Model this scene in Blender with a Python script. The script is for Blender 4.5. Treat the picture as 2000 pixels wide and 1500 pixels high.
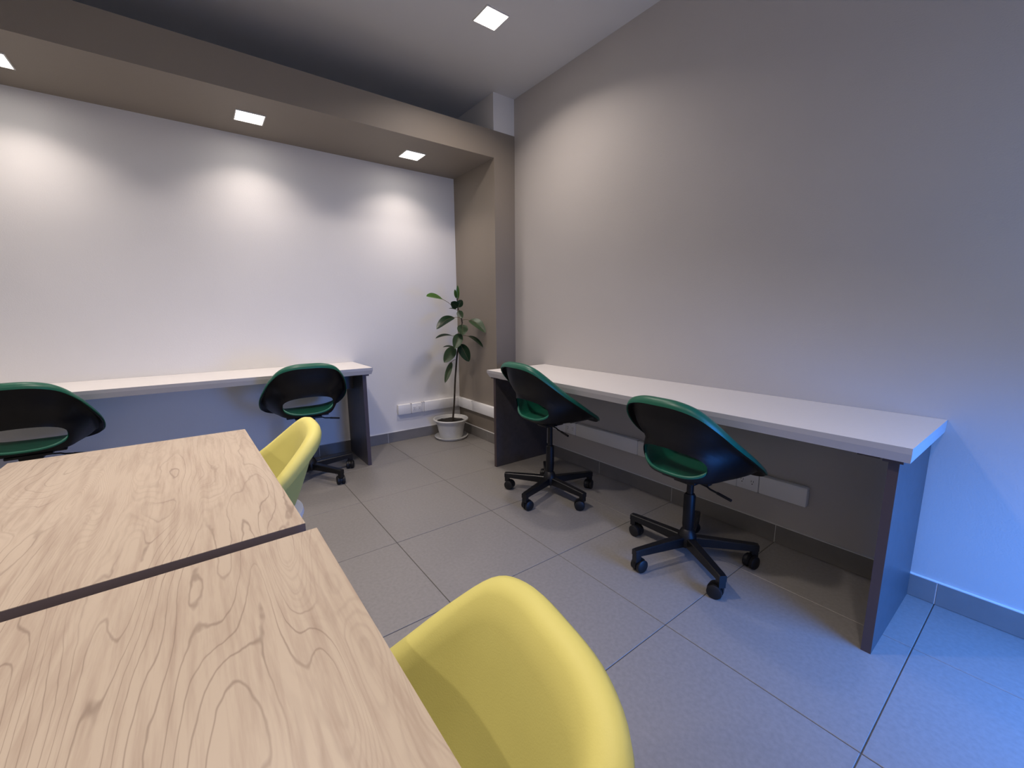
import bpy, bmesh, math, random
from mathutils import Vector, Matrix
random.seed(7)
for o in list(bpy.data.objects): bpy.data.objects.remove(o, do_unlink=True)
S = bpy.context.scene
C = S.collection
PI = math.pi

# ------------------------------------------------------------------ camera
cam_d = bpy.data.cameras.new('camera'); cam = bpy.data.objects.new('camera', cam_d); C.objects.link(cam)
cam_d.sensor_fit = 'HORIZONTAL'; cam_d.sensor_width = 36.0
cam_d.lens = 36.0 * 815.74 / 2000.0
cam_d.clip_start = 0.02
r_ = Vector((0.80001632, -0.59994418, -0.00639341))
u_ = Vector((0.10457164, 0.12893587, 0.98612388))
f_ = Vector((0.59079494, 0.78958377, -0.16588795))
M = Matrix(((r_.x, u_.x, -f_.x, -1.3297), (r_.y, u_.y, -f_.y, -2.5986), (r_.z, u_.z, -f_.z, 1.1884), (0, 0, 0, 1)))
cam.matrix_world = M
S.camera = cam

# ------------------------------------------------------------------ world, lights, exposure
S.view_settings.view_transform = 'Standard'; S.view_settings.look = 'None'
S.view_settings.gamma = 1; S.view_settings.use_curve_mapping = False
S.view_settings.exposure = 0.0
w = bpy.data.worlds.new('world'); S.world = w; w.use_nodes = True
w.node_tree.nodes['Background'].inputs[0].default_value = (0.16, 0.33, 1.0, 1)
w.node_tree.nodes['Background'].inputs[1].default_value = 0.25

def area(name, loc, rot, sx, sy, power, col, spread=180):
    d = bpy.data.lights.new(name, 'AREA'); d.shape = 'RECTANGLE'; d.size = sx; d.size_y = sy
    d.energy = power; d.color = col; d.spread = math.radians(spread)
    o = bpy.data.objects.new(name, d); C.objects.link(o); o.location = loc; o.rotation_euler = rot
    return o
# daylight through the glazed opening behind the photographer
FRONT_Y = -3.35
area('daylight_source', (0.42, FRONT_Y - 0.02, 0.62), (math.radians(54), 0, 0), 0.95, 0.95, 30, (0.045, 0.26, 1.0), 118)
area('upper_daylight', (0.32, FRONT_Y - 0.04, 1.45), (math.radians(90), 0, 0), 1.1, 0.9, 7, (0.28, 0.50, 1.0), 170)
WARM = (1.0, 0.875, 0.795)
SOFFIT_X = [-4.24, -3.13, -2.02, -0.912, 0.205]
CEIL = [(0.286, -0.252), (-1.3, -0.9), (-1.35, -2.9), (-3.2, -2.0)]

# ------------------------------------------------------------------ dimensions (metres)
XW, YB, HC = 0.987, 1.123, 2.948
YF, XJ, HT, HB = 0.4405, 0.776, 2.662, 2.454
XL = -4.9
T = 0.6

# ------------------------------------------------------------------ materials
def mat(name, col, rough=0.5, metal=0.0, noise=None, bump=None, spec=0.5, coat=0, emit=None):
    m = bpy.data.materials.new(name); m.use_nodes = True; nt = m.node_tree
    b = nt.nodes['Principled BSDF']
    b.inputs['Base Color'].default_value = (*col, 1); b.inputs['Roughness'].default_value = rough
    b.inputs['Metallic'].default_value = metal; b.inputs['Specular IOR Level'].default_value = spec
    b.inputs['Coat Weight'].default_value = coat
    tc = nt.nodes.new('ShaderNodeTexCoord')
    if noise:
        sc, amt = noise
        n = nt.nodes.new('ShaderNodeTexNoise'); n.inputs['Scale'].default_value = sc; n.inputs['Detail'].default_value = 5
        nt.links.new(tc.outputs['Object'], n.inputs['Vector'])
        mr = nt.nodes.new('ShaderNodeMapRange'); mr.inputs['To Min'].default_value = 1 - amt; mr.inputs['To Max'].default_value = 1 + amt
        mr.inputs['From Min'].default_value = .25; mr.inputs['From Max'].default_value = .75
        nt.links.new(n.outputs['Fac'], mr.inputs['Value'])
        hs = nt.nodes.new('ShaderNodeHueSaturation'); hs.inputs['Color'].default_value = (*col, 1)
        nt.links.new(mr.outputs['Result'], hs.inputs['Value']); nt.links.new(hs.outputs['Color'], b.inputs['Base Color'])
    if bump:
        sc, st = bump
        n2 = nt.nodes.new('ShaderNodeTexNoise'); n2.inputs['Scale'].default_value = sc; n2.inputs['Detail'].default_value = 3
        nt.links.new(tc.outputs['Object'], n2.inputs['Vector'])
        bp = nt.nodes.new('ShaderNodeBump'); bp.inputs['Strength'].default_value = st; bp.inputs['Distance'].default_value = 0.002
        nt.links.new(n2.outputs['Fac'], bp.inputs['Height']); nt.links.new(bp.outputs['Normal'], b.inputs['Normal'])
    if emit:
        b.inputs['Emission Color'].default_value = (*emit[0], 1); b.inputs['Emission Strength'].default_value = emit[1]
    return m

M_wall_white = mat('painted_wall_white', (0.78, 0.77, 0.76), 0.55, noise=(3, .015), bump=(160, .25))
M_wall_grey = mat('painted_wall_grey', (0.50, 0.475, 0.455), 0.6, noise=(2, .02), bump=(160, .3))
M_taupe = mat('painted_taupe', (0.245, 0.210, 0.172), 0.55, noise=(3, .02), bump=(160, .25))
M_ceil = mat('painted_ceiling', (0.64, 0.64, 0.64), 0.7, noise=(2, .02), bump=(120, .15))
M_tile = mat('porcelain_tile', (0.215, 0.203, 0.19), 0.42, noise=(70, .10), bump=(300, .15))
M_grout = mat('grout', (0.07, 0.066, 0.06), 0.9, noise=(40, .2))
M_basetile = mat('baseboard_tile', (0.19, 0.18, 0.17), 0.5, noise=(12, .07))
M_caulk = mat('white_caulk', (0.72, 0.72, 0.71), 0.6)
M_desk_white = mat('white_laminate', (0.82, 0.79, 0.77), 0.38, noise=(60, .012), bump=(500, .08))
M_edge_grey = mat('light_grey_edge_band', (0.42, 0.41, 0.42), 0.45)
M_charcoal = mat('charcoal_laminate', (0.060, 0.055, 0.060), 0.42, noise=(30, .12))
M_brownedge = mat('dark_brown_edge_band', (0.065, 0.045, 0.045), 0.5)
M_green = mat('green_plastic', (0.005, 0.112, 0.066), 0.38, bump=(900, .1))
M_black = mat('black_plastic', (0.005, 0.005, 0.006), 0.42, bump=(900, .15), spec=.3)
M_blackmetal = mat('black_powder_coat', (0.006, 0.006, 0.007), 0.35, spec=.35)
M_wheel = mat('black_rubber_wheel', (0.008, 0.008, 0.009), 0.5, spec=.35)
M_yellow = mat('yellow_fabric_vinyl', (0.62, 0.57, 0.17), 0.58, noise=(15, .02), bump=(420, .08), spec=.35)
M_whiteplastic = mat('white_plastic', (0.66, 0.68, 0.74), 0.4)
M_trunk = mat('white_pvc', (0.84, 0.84, 0.84), 0.4)
M_slot = mat('dark_slot', (0.02, 0.02, 0.02), 0.6)
M_pot = mat('white_pot_plastic', (0.60, 0.60, 0.58), 0.5, noise=(25, .05))
M_soil = mat('potting_soil', (0.012, 0.009, 0.007), 0.95, noise=(90, .5), bump=(70, 1))
M_stem = mat('brown_stem', (0.035, 0.026, 0.018), 0.75, noise=(60, .3), bump=(90, .6))
M_leaf = mat('dark_green_leaf', (0.014, 0.050, 0.020), 0.30, noise=(10, .25))
M_leaf2 = mat('mid_green_leaf', (0.075, 0.13, 0.060), 0.35, noise=(10, .2))
M_leaf3 = mat('fresh_green_leaf', (0.10, 0.24, 0.045), 0.4, noise=(10, .2))
M_petiole = mat('petiole', (0.13, 0.10, 0.05), 0.5)
M_lamp = mat('lamp_diffuser', (1, 1, 1), 0.5, emit=((1.0, 0.93, 0.86), 14))
M_lampframe = mat('lamp_frame_white', (0.75, 0.73, 0.70), 0.5)
M_tableedge = mat('grey_brown_edge_band', (0.16, 0.125, 0.125), 0.5)
M_tableleg = mat('grey_steel', (0.30, 0.30, 0.31), 0.4, metal=.6)
M_frame_alu = mat('aluminium_frame', (0.12, 0.12, 0.13), 0.4, metal=.5)

def wood():
    m = bpy.data.materials.new('maple_laminate'); m.use_nodes = True; nt = m.node_tree; N = nt.nodes; Lk = nt.links
    b = N['Principled BSDF']; b.inputs['Roughness'].default_value = 0.42; b.inputs['Specular IOR Level'].default_value = .4
    geo = N.new('ShaderNodeNewGeometry')
    def mapping(sx, sy, rot=0, loc=(0, 0, 0)):
        mp = N.new('ShaderNodeMapping'); mp.inputs['Scale'].default_value = (sx, sy, 1); mp.inputs['Rotation'].default_value = (0, 0, rot); mp.inputs['Location'].default_value = loc
        Lk.new(geo.outputs['Position'], mp.inputs['Vector']); return mp
    def noise(mp, sc, det, rough=.5, dist=0):
        n = N.new('ShaderNodeTexNoise'); n.inputs['Scale'].default_value = sc; n.inputs['Detail'].default_value = det
        n.inputs['Roughness'].default_value = rough; n.inputs['Distortion'].default_value = dist
        Lk.new(mp.outputs[0], n.inputs['Vector']); return n
    def math_(op, a, bb=None, c=None):
        n = N.new('ShaderNodeMath'); n.operation = op
        for i, v in enumerate((a, bb, c)):
            if v is None: continue
            if isinstance(v, (int, float)): n.inputs[i].default_value = v
            else: Lk.new(v, n.inputs[i])
        return n.outputs[0]
    # contour lines of a stretched noise field = cathedral figure
    big = noise(mapping(3.0, 0.52, 0.03), 1.6, 2.0, .45, .3)
    wob = noise(mapping(11, 3.2), 1.0, 4)
    sep = N.new('ShaderNodeSeparateXYZ'); Lk.new(geo.outputs['Position'], sep.inputs[0])
    h = math_('MULTIPLY_ADD', wob.outputs['Fac'], 0.07, big.outputs['Fac'])
    h = math_('MULTIPLY_ADD', sep.outputs['X'], 1.05, h)
    def lines(freq, width):
        fr = math_('FRACT', math_('MULTIPLY', h, freq))
        tri = math_('ABSOLUTE', math_('SUBTRACT', fr, 0.5))          # 0 at line centre
        line = N.new('ShaderNodeMapRange'); line.interpolation_type = 'SMOOTHSTEP'
        Lk.new(tri, line.inputs['Value']); line.inputs['From Min'].default_value = 0.0; line.inputs['From Max'].default_value = width
        line.inputs['To Min'].default_value = 1; line.inputs['To Max'].default_value = 0
        return line
    line = lines(31.0, .085); line2 = lines(83.0, .3)
    # lines fade in and out
    fade = noise(mapping(3.2, 1.3, 0, (3, 1, 0)), 2.0, 2)
    fm = N.new('ShaderNodeMapRange'); Lk.new(fade.outputs['Fac'], fm.inputs['Value']); fm.inputs['From Min'].default_value = .35; fm.inputs['From Max'].default_value = .62
    lf = math_('MULTIPLY', line.outputs['Result'], fm.outputs['Result'])
    lf = math_('MULTIPLY', lf, 0.60)
    lf = math_('MAXIMUM', lf, math_('MULTIPLY', line2.outputs['Result'], math_('MULTIPLY', math_('SUBTRACT', 1.0, fm.outputs['Result']), 0.17)))
    # fine fibres
    fib = noise(mapping(75, 4.5, 0.05), 1.0, 4, .6)
    fb = N.new('ShaderNodeMapRange'); Lk.new(fib.outputs['Fac'], fb.inputs['Value']); fb.inputs['From Min'].default_value = .44; fb.inputs['From Max'].default_value = .75
    fbf = math_('MULTIPLY', fb.outputs['Result'], 0.72)
    tone = noise(mapping(5, 1.4), 1.0, 3)
    c0 = N.new('ShaderNodeMix'); c0.data_type = 'RGBA'
    c0.inputs['A'].default_value = (0.40, 0.328, 0.252, 1); c0.inputs['B'].default_value = (0.46, 0.385, 0.305, 1)
    Lk.new(tone.outputs['Fac'], c0.inputs['Factor'])
    c1 = N.new('ShaderNodeMix'); c1.data_type = 'RGBA'; c1.inputs['B'].default_value = (0.28, 0.205, 0.155, 1)
    Lk.new(c0.outputs['Result'], c1.inputs['A']); Lk.new(fbf, c1.inputs['Factor'])
    c2 = N.new('ShaderNodeMix'); c2.data_type = 'RGBA'; c2.inputs['B'].default_value = (0.17, 0.12, 0.09, 1)
    Lk.new(c1.outputs['Result'], c2.inputs['A']); Lk.new(lf, c2.inputs['Factor'])
    Lk.new(c2.outputs['Result'], b.inputs['Base Color'])
    return m
M_wood = wood()

# ------------------------------------------------------------------ helpers
def link(name, bm, m, parent=None, smooth=False, mats=None):
    me = bpy.data.meshes.new(name); bm.normal_update(); bm.to_mesh(me); bm.free()
    for mm in (mats or [m]): me.materials.append(mm)
    if smooth:
        for p in me.polygons: p.use_smooth = True
        me.set_sharp_from_angle(angle=math.radians(42))
    o = bpy.data.objects.new(name, me); C.objects.link(o)
    if parent: o.parent = parent
    return o
def bx(bm, x0, x1, y0, y1, z0, z1, bevel=0, seg=2, mi=0):
    r = bmesh.ops.create_cube(bm, size=1)
    vs = r['verts']
    for v in vs: v.co = Vector(((x0 + x1) / 2 + v.co.x * (x1 - x0), (y0 + y1) / 2 + v.co.y * (y1 - y0), (z0 + z1) / 2 + v.co.z * (z1 - z0)))
    if mi:
        for f in {f for v in vs for f in v.link_faces}: f.material_index = mi
    if bevel:
        es = list({e for v in vs for e in v.link_edges})
        bmesh.ops.bevel(bm, geom=es, offset=bevel, segments=seg, affect='EDGES', profile=.5, clamp_overlap=True)
    return bm
def box(name, x0, x1, y0, y1, z0, z1, m, parent=None, bevel=0, seg=2):
    bm = bmesh.new(); bx(bm, x0, x1, y0, y1, z0, z1, bevel, seg); return link(name, bm, m, parent, smooth=bevel > 0)
def tube(bm, pts, radii, n=12, cap=True, up=None):
    pts = [Vector(p) for p in pts]
    if isinstance(radii, (int, float)): radii = [radii] * len(pts)
    rings = []; ref = None
    for i, p in enumerate(pts):
        t = (pts[min(i + 1, len(pts) - 1)] - pts[max(i - 1, 0)]).normalized()
        if ref is None:
            ref = Vector((0, 0, 1)) if abs(t.z) < .9 else Vector((1, 0, 0))
        a = t.cross(ref).normalized(); b = a.cross(t).normalized(); ref = b
        rings.append([bm.verts.new(p + radii[i] * (math.cos(2 * PI * k / n) * a + math.sin(2 * PI * k / n) * b)) for k in range(n)])
    for A, B in zip(rings, rings[1:]):
        for k in range(n): bm.faces.new((A[k], A[(k + 1) % n], B[(k + 1) % n], B[k]))
    if cap:
        bm.faces.new(rings[0][::-1]); bm.faces.new(rings[-1])
    bmesh.ops.recalc_face_normals(bm, faces=bm.faces)
    return bm
def lathe(bm, prof, n=48, cx=0, cy=0, close_start=True, close_end=True):
    rings = []
    for r, z in prof:
        rings.append([bm.verts.new((cx + r * math.cos(2 * PI * k / n), cy + r * math.sin(2 * PI * k / n), z)) for k in range(n)])
    for A, B in zip(rings, rings[1:]):
        for k in range(n): bm.faces.new((A[k], A[(k + 1) % n], B[(k + 1) % n], B[k]))
    if close_start: bm.faces.new(rings[0][::-1])
    if close_end: bm.faces.new(rings[-1])
    bmesh.ops.recalc_face_normals(bm, faces=bm.faces)
    return bm
def prism(bm, poly, axis, a, b):
    """extrude a 2-D polygon along an axis ('x','y','z') from a to b"""
    def P(u, v, t): return {'x': (t, u, v), 'y': (u, t, v), 'z': (u, v, t)}[axis]
    A = [bm.verts.new(P(u, v, a)) for u, v in poly]; B = [bm.verts.new(P(u, v, b)) for u, v in poly]
    n = len(poly)
    bm.faces.new(A[::-1]); bm.faces.new(B)
    for i in range(n): bm.faces.new((A[i], A[(i + 1) % n], B[(i + 1) % n], B[i]))
    bmesh.ops.recalc_face_normals(bm, faces=bm.faces)
    return bm
def struct(o): o['kind'] = 'structure'; return o
def empty(name, loc=(0, 0, 0), rz=0):
    o = bpy.data.objects.new(name, None); C.objects.link(o); o.location = loc; o.rotation_euler = (0, 0, rz); o.empty_display_size = .1
    return o
def tag(o, label, cat, group=None):
    o['label'] = label; o['category'] = cat
    if group: o['group'] = group
    return o
def copy_tree(o, parent=None):
    c = o.copy(); C.objects.link(c)
    if parent: c.parent = parent
    for ch in [k for k in bpy.data.objects if k.parent == o]:
        copy_tree(ch, c)
    return c

# ------------------------------------------------------------------ room shell
struct(box('wall_back', XL - .1, XW + .1, YB, YB + .1, -.02, HC + .1, M_wall_white))
struct(box('wall_right', XW, XW + .1, FRONT_Y, YB, -.02, HC + .1, M_wall_grey))
struct(box('wall_left', XL - .1, XL, FRONT_Y, YB, -.02, HC + .1, M_wall_white))
struct(box('ceiling', XL, XW, FRONT_Y, YB, HC, HC + .1, M_ceil))
# front wall (behind the camera) with the glazed opening that lets the daylight in
bm = bmesh.new()
OX0, OX1, OZ1 = -0.30, 0.93, 1.98
bx(bm, XL - .1, OX0, FRONT_Y - .1, FRONT_Y, -.02, HC + .1); bx(bm, OX1, XW + .1, FRONT_Y - .1, FRONT_Y, -.02, HC + .1); bx(bm, OX0, OX1, FRONT_Y - .1, FRONT_Y, OZ1, HC + .1)
struct(link('wall_front', bm, M_wall_white))
bm = bmesh.new()
for a, b_, c, d in [(OX0, OX0 + .05, 0, OZ1), (OX1 - .05, OX1, 0, OZ1), (OX0, OX1, OZ1 - .05, OZ1), (OX0, OX1, 0, .05)]:
    bx(bm, a, b_, FRONT_Y - .03, FRONT_Y + .01, c, d, .004)
struct(link('window_1', bm, M_frame_alu))
# portal frame: soffit beam + its shelf, taupe jamb column, white pillar above it
bm = bmesh.new()
bx(bm, XL, XJ, YF, YB, HB, HT)
bx(bm, XJ, XW, YF, YB, 0, HT)
struct(link('trim_1', bm, M_taupe))
struct(box('trim_2', XJ, XW, YF + .004, YB, HT, HC, M_wall_white))

# floor: grout bed and individual 60 cm tiles
floor = struct(box('floor', XL, XW, FRONT_Y, YB, -.06, -.0025, M_grout))
g = .0016
tile_mesh = {}
for i in range(-9, 2):
    for j in range(-7, 3):
        x0, x1 = max(i * T, XL), min((i + 1) * T, XW); y0, y1 = max((j - 1) * T, FRONT_Y), min(j * T, YB)
        if x1 - x0 < .03 or y1 - y0 < .03: continue
        hx, hy = round((x1 - x0) / 2 - g, 4), round((y1 - y0) / 2 - g, 4)
        if (hx, hy) not in tile_mesh:
            bm = bmesh.new(); bx(bm, -hx, hx, -hy, hy, -.010, 0, .0012, 1)
            me = bpy.data.meshes.new('tile'); bm.to_mesh(me); bm.free(); me.materials.append(M_tile); tile_mesh[(hx, hy)] = me
        o = bpy.data.objects.new('tile', tile_mesh[(hx, hy)]); C.objects.link(o); o.parent = floor
        o.location = ((x0 + x1) / 2, (y0 + y1) / 2, random.uniform(-.0004, .0002))

# tiled baseboards with white caulk on top
BH = .0945
def baseboard(name, axis, fixed, a, b_, sgn, joints=None, caulk=True):
    """axis: direction it runs; fixed: wall coordinate; sgn: side it projects to"""
    t = .011
    root = None
    lo, hi = sorted((fixed, fixed + sgn * (t - .002)))
    root = struct(box(name, *( (a, b_, lo, hi) if axis == 'x' else (lo, hi, a, b_)), 0, BH - .002, M_caulk))
    lo, hi = sorted((fixed, fixed + sgn * t))
    cuts = [a] + [k * T for k in range(-12, 4) if a + .02 < k * T < b_ - .02] + [b_]
    for c0, c1 in zip(cuts, cuts[1:]):
        bm = bmesh.new()
        if axis == 'x': bx(bm, c0 + .0015, c1 - .0015, lo, hi, 0.0005, BH, .001, 1)
        else: bx(bm, lo, hi, c0 + .0015, c1 - .0015, 0.0005, BH, .001, 1)
        link('tile', bm, M_basetile, root)
    if caulk:
        lo, hi = sorted((fixed, fixed + sgn * .009))
        box('caulk', *((a, b_, lo, hi) if axis == 'x' else (lo, hi, a, b_)), BH, BH + .004, M_caulk, root)
baseboard('baseboard_back', 'x', YB, XL, XJ, -1)
baseboard('baseboard_right', 'y', XW, FRONT_Y, YF, -1)
baseboard('baseboard_jamb', 'y', XJ, YF, YB - .011, -1)
baseboard('baseboard_column', 'x', YF, XJ - .011, XW - .011, -1)
baseboard('baseboard_left', 'y', XL, FRONT_Y, YB - .011, 1)

# ------------------------------------------------------------------ recessed square lights
def downlight(x, y, z, label, power, group, s=.077, spread=118):
    root = empty('downlight', (x, y, z))
    tag(root, label, 'ceiling light', group)
    bm = bmesh.new()
    for a, b_, c, d in [(-s - .006, -s, -s - .006, s + .006), (s, s + .006, -s - .006, s + .006), (-s, s, -s - .006, -s), (-s, s, s, s + .006)]:
        bx(bm, a, b_, c, d, -.007, -.0005)
    link('frame', bm, M_lampframe, root)
    box('diffuser', -s, s, -s, s, -.005, -.0005, M_lamp, root)
    area('downlight_lamp', (x, y, z - .009), (0, 0, 0), s * 2, s * 2, power, WARM, spread)
    return root
lab = {-4.24: 'square light in the taupe soffit, last one to the left, out of the picture',
       -3.13: 'square light in the taupe soffit, second from the far left end',
       -2.02: 'square light in the taupe soffit, cut by the left edge of the photo',
       -0.912: 'square light in the taupe soffit, middle one, above the back desk',
       0.205: 'square light in the taupe soffit nearest the corner with the plant'}
for x in SOFFIT_X: downlight(x, .775, HB, lab[x], 3.15, 'square lights in the taupe soffit')
cl = ['square light in the grey ceiling near the right wall, above the far desk chair',
      'square ceiling light above the farther wooden table, out of the picture',
      'square ceiling light behind the photographer over the wooden tables',
      'square ceiling light far to the left of the wooden tables']
cp = [10, 22, 12, 17]
for (x, y), l, p, sp in zip(CEIL, cl, cp, (140, 118, 118, 118)): downlight(x, y, HC, l, p, 'square lights in the grey ceiling', .075, sp)

# ------------------------------------------------------------------ desks along the walls
def bevel_top(name, x0, x1, y0, y1, z, parent, inset, vert=.020, th=.050):
    """laminate top with a vertical lip and a lower edge that slants inwards by inset[side]"""
    def ring(dz, k):
        X0 = x0 + inset.get('x0', 0) * k; X1 = x1 - inset.get('x1', 0) * k
        Y0 = y0 + inset.get('y0', 0) * k; Y1 = y1 - inset.get('y1', 0) * k
        return [bm.verts.new(v) for v in ((X0, Y0, z - dz), (X1, Y0, z - dz), (X1, Y1, z - dz), (X0, Y1, z - dz))]
    bm = bmesh.new()
    R = [ring(0, 0), ring(.0012, 0), ring(vert, 0), ring(th, 1)]
    bm.faces.new(R[0])
    for k, (A, B) in enumerate(zip(R, R[1:])):
        for i in range(4):
            f = bm.faces.new((A[i], A[(i + 1) % 4], B[(i + 1) % 4], B[i])); f.material_index = 1
    bm.faces.new(R[-1][::-1]); bmesh.ops.recalc_face_normals(bm, faces=bm.faces)
    o = link(name, bm, None, parent, mats=[M_desk_white, M_edge_grey])
    # thin dark seam line between top sheet and edge band
    return o

ZD = .768
d1 = tag(empty('wall_desk', (0.70, -1.15, 0)), 'long white wall desk with charcoal end panels along the right grey wall', 'desk')
def lp(o, root):   # keep world coordinates for a child whose mesh was written in world space
    o.location = -root.location; return o
lp(bevel_top('tabletop', .404, XW - .001, -2.349, .038, ZD, d1, {'x0': .007, 'y0': .002, 'y1': .028}), d1)
def panel(root, x0, x1, y0, y1, z1, edge):
    o = lp(box('end_panel', x0, x1, y0, y1, 0, z1, M_charcoal, root, .0006, 1), root)
    if edge == 'x0': e = box('edge_band', x0 - .0015, x0, y0, y1, 0, z1, M_brownedge, o)
    else: e = box('edge_band', x0, x1, y0 - .0015, y0, 0, z1, M_brownedge, o)
    return o
panel(d1, .447, .970, -2.318, -2.290, ZD - .062, 'x0')
panel(d1, .447, .970, -.018, .010, ZD - .062, 'x0')
for y in (-2.318, -.030):
    lp(box('spacer_strip', .424, .965, y - .012 if y < -1 else y, y + .040, ZD - .062, ZD - .0502, M_brownedge, d1), d1)
for y in (-2.235, -.085):
    lp(box('mounting_block', .455, .50, y - .03, y + .03, ZD - .066, ZD - .0502, M_brownedge, d1), d1)

d2 = tag(empty('wall_desk', (-1.6, .87, 0)), 'long white wall desk with charcoal end panels below the lit white back wall', 'desk')
ZL = .785
lp(bevel_top('tabletop', -3.30, -.271, .612, YB - .001, ZL, d2, {'y0': .006, 'x1': .010, 'x0': .010}), d2)
panel(d2, -.345, -.317, .640, 1.10, ZL - .062, 'y0')
panel(d2, -3.262, -3.234, .640, 1.10, ZL - .062, 'y0')
for x in (-.350, -3.262):
    lp(box('spacer_strip', x, x + .050, .622, 1.09, ZL - .062, ZL - .0502, M_brownedge, d2), d2)
lp(box('support_rail', -.66, -.345, .90, .918, ZL - .195, ZL - .0502, M_charcoal, d2), d2)

# ------------------------------------------------------------------ wooden tables
def wood_table(label, corners, z=.74, th=.026):
    cx = sum(c[0] for c in corners) / 4; cy = sum(c[1] for c in corners) / 4
    root = tag(empty('wooden_table', (cx, cy, 0)), label, 'table')
    P = [(c[0] - cx, c[1] - cy) for c in corners]
    bm = bmesh.new()
    A = [bm.verts.new((x, y, z)) for x, y in P]; B = [bm.verts.new((x, y, z - .0012)) for x, y in P]; D = [bm.verts.new((x, y, z - th)) for x, y in P]
    bm.faces.new(A); bm.faces.new(D[::-1])
    for R0, R1, mi in ((A, B, 0), (B, D, 1)):
        for i in range(4):
            f = bm.faces.new((R0[i], R0[(i + 1) % 4], R1[(i + 1) % 4], R1[i])); f.material_index = mi
    bmesh.ops.recalc_face_normals(bm, faces=bm.faces)
    link('tabletop', bm, None, root, mats=[M_wood, M_tableedge])
    xs = [p[0] for p in P]; ys = [p[1] for p in P]
    x0, x1, y0, y1 = min(xs) + .07, max(xs) - .08, min(ys) + .035, max(ys) - .035
    bm = bmesh.new()
    for a, b_, c, d in ((x0, x1, y0, y0 + .03), (x0, x1, y1 - .03, y1), (x0, x0 + .03, y0, y1), (x1 - .03, x1, y0, y1)):
        bx(bm, a, b_, c, d, z - th - .04, z - th)
    link('apron_frame', bm, M_tableleg, root)
    for lx in (x0, x1 - .04):
        for ly in (y0, y1 - .04):
            bm = bmesh.new(); bx(bm, lx, lx + .04, ly, ly + .04, 0, z - th - .001, .003); link('leg', bm, M_tableleg, root, True)
    return root
wood_table('light maple table farther from the camera, beyond the dark gap, beside the far yellow chair',
           [(-1.845, -1.668), (-1.1835, -1.645), (-1.2165, -.660), (-1.843, -.664)])
wood_table('light maple table nearest the camera, beside the large yellow chair',
           [(-1.85, -2.68), (-1.160, -2.68), (-1.168, -1.682), (-1.85, -1.705)])

# ------------------------------------------------------------------ bucket shells
def interp(keys, t):
    for (t0, *a), (t1, *b_) in zip(keys, keys[1:]):
        if t <= t1:
            k = (t - t0) / (t1 - t0); return Vector([p + (q - p) * k for p, q in zip(a, b_)])
    return Vector(keys[-1][1:])
def catmull(keys, n):
    """closed symmetric rim: keys go from back centre to front centre with x>=0; returns n points all the way round"""
    full = [Vector(k) for k in keys] + [Vector((-k[0], k[1], k[2])) for k in keys[-2:0:-1]]
    m = len(full); out = []
    for i in range(n):
        t = i * m / n; j = int(t); f = t - j
        p0, p1, p2, p3 = (full[(j + d) % m] for d in (-1, 0, 1, 2))
        out.append(.5 * ((2 * p1) + (-p0 + p2) * f + (2 * p0 - 5 * p1 + 4 * p2 - p3) * f * f + (-p0 + 3 * p1 - 3 * p2 + p3) * f ** 3))
    return out
def shell_grid(rim, floor_keys, ctrl_keys, ns, centre):
    """rings from centre to rim"""
    n = len(rim); fl = catmull(floor_keys, n); ct = catmull(ctrl_keys, n); rings = []
    for s in (.35, .7, 1.0): rings.append([centre.lerp(p, s) for p in fl])
    for k in range(1, ns + 1):
        t = k / ns
        rings.append([(1 - t) ** 2 * fl[i] + 2 * t * (1 - t) * ct[i] + t * t * rim[i] for i in range(n)])
    return rings
def grid_mesh(rings, centre=None, flip=False):
    bm = bmesh.new(); n = len(rings[0])
    V = [[bm.verts.new(p) for p in r] for r in rings]
    if centre is not None:
        c = bm.verts.new(centre)
        for i in range(n): bm.faces.new((c, V[0][i], V[0][(i + 1) % n]))
    for A, B in zip(V, V[1:]):
        for i in range(n): bm.faces.new((A[i], B[i], B[(i + 1) % n], A[(i + 1) % n]))
    bmesh.ops.recalc_face_normals(bm, faces=bm.faces)
    return bm
def normals_of(rings):
    n = len(rings[0]); N = []
    for k in range(len(rings)):
        row = []
        for i in range(n):
            a = rings[min(k + 1, len(rings) - 1)][i] - rings[max(k - 1, 0)][i]
            b_ = rings[k][(i + 1) % n] - rings[k][(i - 1) % n]
            row.append(a.cross(b_).normalized())
        N.append(row)
    return N
def solid(rings, th, centre):
    """closed thick sheet: inner surface = rings, outer surface offset away from the sitter"""
    N = normals_of(rings); n = len(rings[0])
    # orient: at seat floor the outward normal must point down
    sg = -1 if N[1][0].z > 0 else 1
    bm = bmesh.new()
    I = [[bm.verts.new(p) for p in r] for r in rings]
    O = [[bm.verts.new(p + N[k][i] * sg * th) for i, p in enumerate(r)] for k, r in enumerate(rings)]
    ci = bm.verts.new(centre); co = bm.verts.new(centre + Vector((0, 0, -th)))
    for i in range(n):
        j = (i + 1) % n
        bm.faces.new((ci, I[0][i], I[0][j])); bm.faces.new((co, O[0][j], O[0][i]))
        for k in range(len(rings) - 1):
            bm.faces.new((I[k][i], I[k + 1][i], I[k + 1][j], I[k][j])); bm.faces.new((O[k][j], O[k + 1][j], O[k + 1][i], O[k][i]))
        bm.faces.new((I[-1][i], O[-1][i], O[-1][j], I[-1][j]))
    bmesh.ops.recalc_face_normals(bm, faces=bm.faces)
    return bm
def superellipse(cx, cz, a, b_, p=2.6, n=48, sag=0):
    out = []
    for k in range(n):
        t = 2 * PI * k / n; c, s = math.cos(t), math.sin(t)
        x = a * math.copysign(abs(c) ** (2 / p), c); z = b_ * math.copysign(abs(s) ** (2 / p), s)
        out.append((cx + x, cz + z - sag * (1 - (x / a) ** 2)))
    return out
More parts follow.
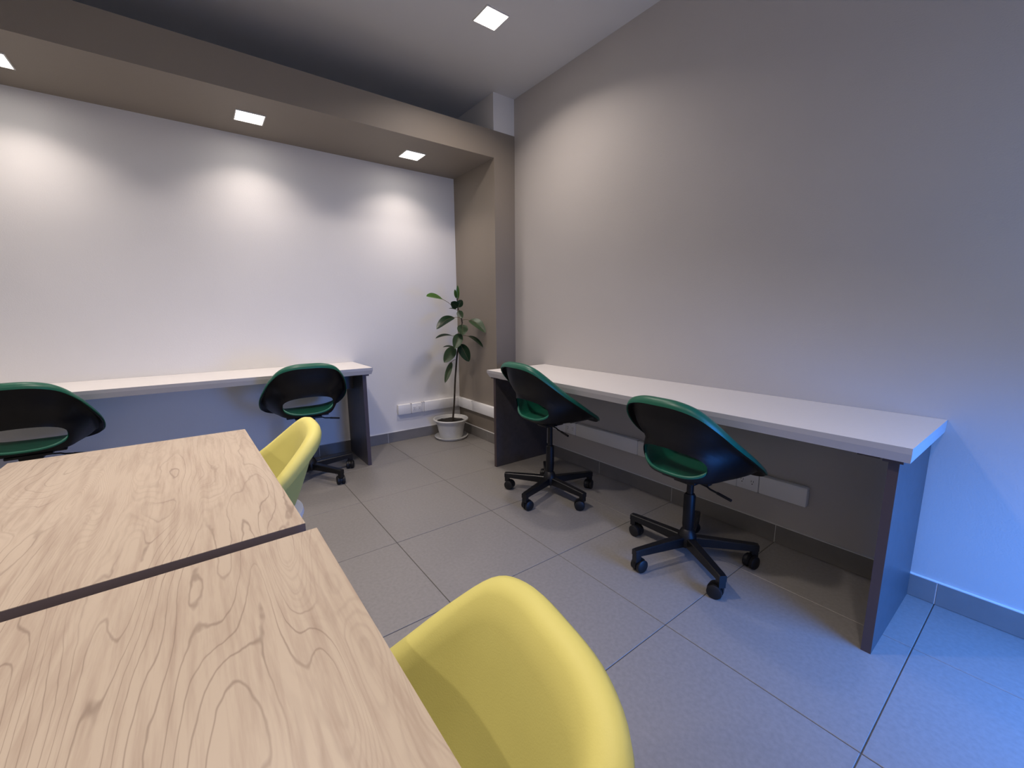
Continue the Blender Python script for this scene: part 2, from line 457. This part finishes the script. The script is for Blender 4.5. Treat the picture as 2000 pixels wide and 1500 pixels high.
def cut(o, cutter_bm):
    c = link('cutter', cutter_bm, M_black)
    md = o.modifiers.new('b', 'BOOLEAN'); md.object = c; md.operation = 'DIFFERENCE'; md.solver = 'EXACT'
    bpy.context.view_layer.update()
    dg = bpy.context.evaluated_depsgraph_get()
    me = bpy.data.meshes.new_from_object(o.evaluated_get(dg)); old = o.data
    o.modifiers.clear(); o.data = me; me.name = o.name
    bpy.data.objects.remove(c, do_unlink=True); bpy.data.meshes.remove(old)
    for p in me.polygons: p.use_smooth = True
    me.set_sharp_from_angle(angle=math.radians(40))

# ---- green swivel chair -------------------------------------------------
G_RIM = [(0, -.262, .832), (.085, -.258, .828), (.155, -.232, .802), (.202, -.172, .742), (.228, -.088, .666), (.242, .005, .594),
         (.237, .097, .529), (.214, .170, .486), (.155, .218, .458), (.085, .240, .448), (0, .244, .446)]
G_FLOOR = [(0, -.165, .468), (.055, -.160, .467), (.10, -.145, .466), (.130, -.115, .465), (.145, -.07, .463), (.150, -.01, .461),
           (.150, .055, .459), (.140, .110, .458), (.110, .150, .456), (.055, .168, .455), (0, .17, .455)]
G_CTRL = [(0, -.196, .470), (.070, -.192, .470), (.122, -.172, .468), (.158, -.132, .466), (.178, -.078, .465), (.190, -.01, .464),
          (.205, .070, .461), (.190, .140, .460), (.145, .195, .462), (.075, .210, .464), (0, .215, .464)]
def desk_chair(base_rot, lift=0):
    root = empty('desk_chair')
    n = 96
    rim = catmull(G_RIM, n); cen = Vector((0, 0, .452))
    rings = shell_grid(rim, G_FLOOR, G_CTRL, 16, cen)
    # the back is pinched in above the seat and flares out again to the rim
    for row in rings[3:-1]:
        for p in row:
            bk = max(0, min(1, (-p.y - .02) / .12)); wst = 1 - .15 * bk * math.exp(-((p.z - .615) / .050) ** 2)
            p.x *= wst; p.y *= 1 - (1 - wst) * .6
    # outward rolled lip
    mid = Vector((0, 0, 0))
    def lip(p, o, dz):
        d = Vector((p.x, p.y - .0, 0)); d.normalize()
        back = max(0, min(1, (p.z - .45) / .35))
        d = (d + Vector((0, -.25 * back, 0))).normalized()
        return p + d * o + Vector((0, 0, dz))
    inner = [list(r) for r in rings]
    inner += [[lip(p, .008, .003) for p in rim], [lip(p, .024, .001) for p in rim], [lip(p, .035, -.007) for p in rim], [lip(p, .040, -.018) for p in rim], [lip(p, .041, -.027) for p in rim]]
    seat = link('seat_shell', solid(inner, .0045, cen), M_green, root, True)
    N = normals_of(rings); sg = -1 if N[1][0].z > 0 else 1
    outer = [[p + N[k][i] * sg * .0046 for i, p in enumerate(r)] for k, r in enumerate(rings)]
    outer_s = outer[:-1] + [[lip(p, .010, -.005) for p in outer[-1]], [lip(p, .030, -.024) for p in outer[-1]]]
    back = link('outer_shell', solid(outer_s, .006, cen + Vector((0, 0, -.0046))), M_black, root, True)
    back['label'] = 'black back of the shell'
    seat['label'] = 'green inside and rim of the shell'
    for o, (a, b_, zc) in ((seat, (.158, .064, .541)), (back, (.162, .065, .535))):
        bm = bmesh.new(); prism(bm, superellipse(0, zc, a, b_, 2.5, sag=.0), 'y', -.5, -.055); cut(o, bm)
    # rolled green lip round the lower edge of the opening
    def back_y(x, z):
        best = None
        for row in rings[2:]:
            for p in row:
                if p.y < -.05:
                    d = (p.x - x) ** 2 + (p.z - z) ** 2
                    if best is None or d < best[0]: best = (d, p.y)
        return best[1]
    pts = [(x, z) for x, z in superellipse(0, .541, .158, .064, 2.5, n=64) if z < .530]
    pts.sort(key=lambda q: math.atan2(q[1] - .54, q[0]))
    ys = [back_y(x, z) for x, z in pts]
    for _ in range(4): ys = [ys[0]] + [(ys[i - 1] + ys[i] * 2 + ys[i + 1]) / 4 for i in range(1, len(ys) - 1)] + [ys[-1]]
    bm = bmesh.new(); bm.from_mesh(seat.data)
    tube(bm, [(x, y - .006, z) for (x, z), y in zip(pts, ys)], [.0075 * min(1, .3 + min(i, len(pts) - 1 - i) / 4) for i in range(len(pts))], 10)
    bm.to_mesh(seat.data); bm.free()
    for p in seat.data.polygons: p.use_smooth = True
    seat.data.set_sharp_from_angle(angle=math.radians(40))
    seat.location.z = back.location.z = lift
    # under-seat mechanism
    bm = bmesh.new()
    bx(bm, -.085, .085, -.11, .11, .427, .441, .003, 1); bx(bm, -.045, .045, -.075, .075, .405, .428, .006, 2)
    bx(bm, -.135, .135, -.085, -.055, .436, .446, .002, 1); bx(bm, -.135, .135, .055, .085, .436, .446, .002, 1)
    link('seat_bracket', bm, M_blackmetal, root, True).location.z = lift
    bm = bmesh.new()
    tube(bm, [(.03, -.03, .417), (.10, -.035, .412), (.115, -.035, .405), (.205, -.040, .392)], [.004, .004, .0045, .0045], 10)
    tube(bm, [(.150, -.037, .400), (.215, -.041, .390)], [.0065, .0065], 10)
    link('lever', bm, M_black, root, True).location.z = lift
    bm = bmesh.new(); tube(bm, [(0, 0, .30), (0, 0, .415 + lift)], .0160, 20); link('gas_lift', bm, M_blackmetal, root, True)
    bm = bmesh.new(); lathe(bm, [(.022, .14), (.0265, .18), (.0265, .325), (.0205, .335)], 28); link('column', bm, M_black, root, True)
    bm = bmesh.new(); lathe(bm, [(.040, .070), (.046, .078), (.046, .112), (.040, .128), (.030, .150), (.024, .156)], 32); link('hub', bm, M_black, root, True)
    for k in range(5):
        a = base_rot + k * 2 * PI / 5; ca, sa = math.cos(a), math.sin(a)
        R = Matrix(((ca, -sa, 0), (sa, ca, 0), (0, 0, 1)))
        bm = bmesh.new()
        secs = [(.030, .021, .074, .121), (.10, .0195, .077, .120), (.20, .0180, .080, .117), (.295, .0170, .083, .114), (.314, .0160, .084, .112)]
        V = []
        for x, hw, z0, z1 in secs:
            V.append([bm.verts.new(R @ Vector(q)) for q in ((x, -hw, z0), (x, hw, z0), (x, hw, z1 - .004), (x, hw - .004, z1), (x, -hw + .004, z1), (x, -hw, z1 - .004))])
        for A, B in zip(V, V[1:]):
            for i in range(6): bm.faces.new((A[i], A[(i + 1) % 6], B[(i + 1) % 6], B[i]))
        bm.faces.new(V[0][::-1]); bm.faces.new(V[-1])
        # downward socket at the tip
        r0 = bmesh.ops.create_cube(bm, size=1)['verts']
        for v in r0: v.co = R @ Vector((.298 + v.co.x * .028, v.co.y * .029, .074 + v.co.z * .040))
        bmesh.ops.recalc_face_normals(bm, faces=bm.faces)
        leg = link('leg', bm, M_blackmetal, root)
        # caster: swivelled hood and two wheels
        sw = a + random.uniform(-1.1, 1.1); cs, ss = math.cos(sw), math.sin(sw)
        W = Matrix(((cs, -ss, 0), (ss, cs, 0), (0, 0, 1))); P = R @ Vector((.298, 0, 0))
        def wl(x, y, z): return P + W @ Vector((x, y, z))
        bm = bmesh.new()
        tube(bm, [wl(0, 0, .040), wl(0, 0, .066)], .006, 10)
        hood = []
        for yy in (-.0065, .0065):
            hood.append([bm.verts.new(wl(-.018 + .0325 * math.cos(t), yy, .032 + .0325 * math.sin(t))) for t in [math.radians(v) for v in range(-20, 201, 20)]])
        m_ = len(hood[0])
        bm.faces.new(hood[0][::-1]); bm.faces.new(hood[1])
        for i in range(m_): bm.faces.new((hood[0][i], hood[0][(i + 1) % m_], hood[1][(i + 1) % m_], hood[1][i]))
        bmesh.ops.recalc_face_normals(bm, faces=bm.faces)
        cst = link('caster', bm, M_black, root, True)
        for s_ in (-1, 1):
            bm = bmesh.new()
            tube(bm, [wl(-.018, s_ * .007, .0305), wl(-.018, s_ * .0095, .0305), wl(-.018, s_ * .024, .0305), wl(-.018, s_ * .028, .0305)], [.0285, .0305, .0305, .0245], 24)
            link('wheel', bm, M_wheel, cst, True)
    return root
def place(lift, x, y, facing, base_abs, label):
    # facing: world angle of the sitter's forward direction; the star base keeps its own absolute angle
    rz = facing - PI / 2
    c = desk_chair(base_abs - rz, lift)
    c.location = (x, y, 0); c.rotation_euler = (0, 0, rz)
    return tag(c, label, 'chair', 'green and black swivel desk chairs')
R = math.radians
place(0, .480, -1.598, R(-2), R(21), 'green and black swivel chair at the right wall desk, nearest the camera')
place(.066, .452, -.632, R(-2), R(-18), 'green and black swivel chair at the far end of the right wall desk')
place(.042, -.760, .640, R(88), R(10), 'green and black swivel chair at the back desk behind the far yellow chair')
place(.050, -2.088, .630, R(92), R(40), 'green and black swivel chair cut by the left edge of the photo')

# ---- yellow bucket chair --------------------------------------------------
Y_RIM = [(0, -.202, .806), (.070, -.200, .802), (.124, -.181, .782), (.158, -.132, .732), (.182, -.072, .674), (.196, 0, .620),
         (.193, .075, .580), (.175, .140, .545), (.130, .180, .525), (.065, .197, .515), (0, .200, .513)]
Y_FLOOR = [(x * .50, y * .40, .488) for x, y, z in Y_RIM]
Y_CTRL = [(x * .74, y * .58, .500) for x, y, z in Y_RIM]
def bucket_chair():
    root = empty('bucket_chair')
    n = 96
    rim = catmull(Y_RIM, n); cen = Vector((0, 0, .486))
    rings = shell_grid(rim, Y_FLOOR, Y_CTRL, 14, cen)
    # thick padded rim: inner surface, rounded roll, then outer surface back to the bottom
    N = normals_of(rings); sg = -1 if N[1][0].z > 0 else 1
    th = [.018 + .014 * (k / (len(rings) - 1)) for k in range(len(rings))]
    outer = [[p + N[k][i] * sg * th[k] for i, p in enumerate(r)] for k, r in enumerate(rings)]
    top = []
    for o_, dz in ((.010, .009), (.022, .014), (.034, .011), (.043, .001), (.046, -.014), (.043, -.030)):
        top.append([p + Vector((p.x, p.y, 0)).normalized() * o_ + Vector((0, 0, dz)) for p in rim])
    outer = outer[:-1]
    allr = rings + top + outer[::-1][:-1]
    bm = bmesh.new(); V = [[bm.verts.new(p) for p in r] for r in allr]
    ci = bm.verts.new(cen); co = bm.verts.new(cen + Vector((0, 0, -.02)))
    for i in range(n):
        j = (i + 1) % n
        bm.faces.new((ci, V[0][i], V[0][j])); bm.faces.new((co, V[-1][j], V[-1][i]))
        for A, B in zip(V, V[1:]): bm.faces.new((A[i], B[i], B[j], A[j]))
    bmesh.ops.recalc_face_normals(bm, faces=bm.faces)
    link('padded_shell', bm, M_yellow, root, True)
    bm = bmesh.new(); lathe(bm, [(.10, .484), (.160, .488), (.176, .500), (.174, .514), (.150, .524), (.06, .528), (.001, .528)], 48, 0, .0)
    o = link('seat_cushion', bm, M_whiteplastic, root, True); o['label'] = 'pale grey seat pad'
    bm = bmesh.new(); lathe(bm, [(.03, .40), (.10, .415), (.135, .440), (.155, .470), (.160, .492), (.155, .495), (.10, .47)], 48, 0, -.012)
    o = link('seat_base', bm, M_whiteplastic, root, True); o['label'] = 'white bowl under the shell'
    for sx in (-1, 1):
        for sy in (-1, 1):
            bm = bmesh.new(); tube(bm, [(sx * .12, sy * .10, .415), (sx * .215, sy * .20, .0)], [.014, .010], 14); link('leg', bm, M_whiteplastic, root, True)
    return root
b1 = bucket_chair(); b1.location = (-1.236, -2.222, .0); b1.rotation_euler = (0, 0, PI / 2 - R(10))
tag(b1, 'large yellow bucket chair in the foreground pushed under the near wooden table', 'chair', 'yellow bucket chairs')
b2 = copy_tree(b1); b2.location = (-1.262, -1.0, 0); b2.rotation_euler = (0, 0, PI / 2 - R(3))
tag(b2, 'smaller-looking yellow bucket chair at the far wooden table, before the back desk', 'chair', 'yellow bucket chairs')

# ------------------------------------------------------------------ cable trunking with sockets
def trunk_run(name, label, axis, wall, sgn, a, b_, sockets, joints, z0=.258, z1=.352, depth=.038, round_a=False, round_b=False):
    mid = (a + b_) / 2
    loc = (mid, wall, z0) if axis == 'x' else (wall, mid, z0)
    root = tag(empty(name, loc), label, 'cable trunking')
    def B(nm, t0, t1, d0, d1, zz0, zz1, m, bev=.003, par=root):
        lo, hi = sorted((sgn * d0, sgn * d1)); t0 -= mid; t1 -= mid
        ar = (t0, t1, lo, hi) if axis == 'x' else (lo, hi, t0, t1)
        return box(nm, *ar, zz0 - z0, zz1 - z0, m, par, bev)
    cuts = sorted([a, b_] + joints + [v for s in sockets for v in (s - .055, s + .055)])
    for c0, c1 in zip(cuts, cuts[1:]):
        if any(abs((c0 + c1) / 2 - s) < .03 for s in sockets):
            s = (c0 + c1) / 2
            p = B('socket', c0 + .001, c1 - .001, 0.0005, depth + .002, z0 + .002, z1 - .002, M_trunk, .003)
            for k in (-.026, .026):
                pl = B('socket_insert', s + k - .017, s + k + .017, depth + .001, depth + .0045, z0 + .024, z1 - .024, M_trunk, .003, p)
            bm = bmesh.new()
            for k in (-.026, .026):
                for dt, dz, w_, h in ((-.0055, .006, .0011, .005), (.0055, .006, .0011, .004), (0, -.008, .0024, .0024)):
                    lo, hi = sorted((sgn * (depth + .0044), sgn * (depth + .0050))); t = s + k + dt - mid; zc = (z1 - z0) / 2 + dz
                    if axis == 'x': bx(bm, t - w_, t + w_, lo, hi, zc - h, zc + h)
                    else: bx(bm, lo, hi, t - w_, t + w_, zc - h, zc + h)
            link('socket_slots', bm, M_slot, p)['kind'] = 'stuff'
        else:
            B('cover', c0 + .0012, c1 - .0012, 0.0005, depth, z0, z1, M_trunk, .006 if (c0 == a and round_a) or (c1 == b_ and round_b) else .003)
    for c in joints + [v for s in sockets for v in (s - .055, s + .055)]:
        for zz in (z0 - .0015, z1 - .0025):
            B('clip', c - .006, c + .006, depth * .5, depth + .0012, zz, zz + .004, M_edge_grey, 0)
    return root
trunk_run('cable_trunking', 'white cable trunking with a socket on the white wall behind the potted plant', 'x', YB, -1, .100, XJ - .001, [.285], [.36], round_a=True)
trunk_run('cable_trunking', 'white cable trunking on the taupe side of the column right of the potted plant', 'y', XJ, -1, YF - .038, YB - .039, [], [.82])
trunk_run('cable_trunking', 'short white cable trunking across the front of the taupe column behind the desk end', 'x', YF, -1, XJ + .0005, XW - .039, [], [])
trunk_run('cable_trunking', 'long white cable trunking with sockets on the right wall under the desk', 'y', XW, -1, -1.93, YF - .001, [-.32, -1.655], [-.95, .1], z0=.247, z1=.345, round_a=True)

# ------------------------------------------------------------------ potted rubber plant
PX, PY = .560, .925
pot = tag(empty('potted_plant', (PX, PY, 0)), 'young rubber plant with oval leaves in a white pot in the corner', 'plant')
bm = bmesh.new()
lathe(bm, [(.105, .012), (.108, .010), (.118, .050), (.1175, .054), (.127, .095), (.1262, .099), (.1345, .135), (.134, .139), (.142, .168), (.150, .170), (.152, .176), (.166, .178), (.169, .186), (.166, .193), (.160, .194), (.155, .188),
           (.150, .175), (.140, .150), (.10, .148)], 64, 0, 0, True, True)
o = link('pot', bm, M_pot, pot, True)
bm = bmesh.new()
lathe(bm, [(.12, .001), (.145, .002), (.155, .012), (.160, .024), (.156, .026), (.150, .014), (.14, .009), (.001, .009)], 64, 0, 0, True, True)
link('saucer', bm, M_pot, pot, True)
bm = bmesh.new(); rr = []
for k in range(8):
    r0 = .143 * (k + 1) / 8
    rr.append([Vector((r0 * math.cos(2 * PI * i / 32), r0 * math.sin(2 * PI * i / 32), .160 + random.uniform(-.004, .004))) for i in range(32)])
bm = grid_mesh(rr, Vector((0, 0, .163))); link('soil', bm, M_soil, pot, True)
STEM = [(.571, .905, .150), (.571, .899, .20), (.580, .885, .33), (.587, .863, .582), (.602, .841, .811), (.632, .826, .969), (.650, .813, 1.106), (.634, .806, 1.181), (.604, .801, 1.232), (.597, .800, 1.319), (.599, .795, 1.36)]
SR = [.0115, .0095, .0085, .008, .0085, .008, .0065, .006, .005, .004, .002]
bm = bmesh.new(); tube(bm, [(x - PX, y - PY, z) for x, y, z in STEM], SR, 12); link('stem', bm, M_stem, pot, True)
VIEW = Vector((.48, .86, -.0))   # direction the leaves are seen along in the photo, used to choose how each leaf is turned
LEAVES = [
 ([.561, .8, 1.25], [.436, .78, 1.321], [.245, .70, 1.338], .069, 'up', .10, M_leaf3, M_leaf),
 ([.600, .8, 1.238], [.587, .78, 1.247], [.488, .72, 1.293], .070, 'face', .05, M_leaf, M_leaf),
 ([.600, .8, 1.238], [.595, .79, 1.25], [.624, .76, 1.314], .060, 'face', .05, M_leaf, M_leaf),
 ([.597, .802, 1.22], [.586, .802, 1.226], [.531, .842, 1.239], .040, 'flat', .1, M_leaf, M_leaf),
 ([.611, .802, 1.22], [.588, .772, 1.216], [.600, .722, 1.151], .058, 'face', .1, M_leaf2, M_leaf2),
 ([.642, .809, 1.15], [.567, .809, 1.158], [.362, .769, 1.057], .085, 'side', .22, M_leaf, M_leaf),
 ([.649, .811, 1.133], [.702, .771, 1.132], [.764, .595, 1.020], .095, 'side', .22, M_leaf2, M_leaf2),
 ([.654, .814, 1.101], [.642, .794, 1.092], [.595, .714, .998], .099, 'face', .05, M_leaf2, M_leaf2),
 ([.638, .825, .986], [.559, .835, .989], [.393, .855, .971], .070, 'flat', .18, M_leaf, M_leaf),
 ([.638, .823, 1.0], [.609, .783, 1.01], [.513, .723, .879], .090, 'face', .08, M_leaf2, M_leaf2),
 ([.638, .825, .985], [.688, .785, .986], [.760, .635, .885], .060, 'flat', .2, M_leaf, M_leaf),
 ([.612, .835, .874], [.58, .855, .884], [.486, .895, .886], .050, 'flat', .1, M_leaf, M_leaf),
 ([.612, .835, .874], [.568, .815, .884], [.419, .755, .759], .098, 'face', .06, M_leaf2, M_leaf2),
 ([.619, .834, .893], [.612, .794, .914], [.654, .714, .754], .098, 'face', .08, M_leaf, M_leaf),
 ([.596, .845, .768], [.534, .825, .752], [.427, .765, .572], .052, 'face', .05, M_leaf2, M_leaf2),
 ([.606, .8, 1.318], [.600, .79, 1.323], [.593, .78, 1.444], .028, 'face', .02, M_leaf3, M_leaf3),
 ([.595, .8, 1.305], [.577, .78, 1.329], [.541, .74, 1.404], .026, 'face', .02, M_leaf3, M_leaf3)]
for S0, B0, T0, wd, mode, droop, m1, m2 in LEAVES:
    S0, B0, T0 = (Vector(v) - Vector((PX, PY, 0)) for v in (S0, B0, T0))
    L = (T0 - B0); ln = L.length; t = L.normalized()
    if mode == 'face': nrm = -VIEW
    elif mode == 'side': nrm = (-VIEW * .75 + Vector((0, 0, .65)))
    elif mode == 'up': nrm = (-VIEW * .8 + Vector((0, 0, .55)))
    else: nrm = Vector((0, 0, 1)) - VIEW * .25
    side = t.cross(nrm).normalized(); nn = side.cross(t).normalized()
    bm = bmesh.new(); NU, NV = 14, 8; rows = []
    for a in range(NU + 1):
        s = a / NU
        hw = wd / 2 * (math.sin(PI * s ** .92) ** .62 if 0 < s < 1 else 0.0) + .0006
        c = B0 + t * ln * s + Vector((0, 0, 1)) * droop * ln * 4 * s * (1 - s) * .5
        row = []
        for b_ in range(NV + 1):
            v = (b_ / NV - .5) * 2
            row.append(bm.verts.new(c + side * hw * v + nn * (abs(v) ** 1.3 * hw * .22 - .0010 * (abs(v) < .1))))
        rows.append(row)
    for A, B in zip(rows, rows[1:]):
        for b_ in range(NV): bm.faces.new((A[b_], B[b_], B[b_ + 1], A[b_ + 1]))
    r0 = bmesh.ops.solidify(bm, geom=list(bm.faces), thickness=.0009)
    leaf = link('leaf', bm, m1, pot, True)
    bm = bmesh.new(); midp = (S0 + B0) / 2 + Vector((0, 0, .006))
    mid_pts = [B0 + t * ln * s + Vector((0, 0, 1)) * droop * ln * 4 * s * (1 - s) * .5 + nn * .0012 for s in (.15, .4, .7, .93)]
    tube(bm, [S0, midp, B0] + mid_pts, [.0026, .0022, .0020, .0015, .0012, .0009, .0005], 8)
    link('petiole', bm, M_petiole, leaf, True)
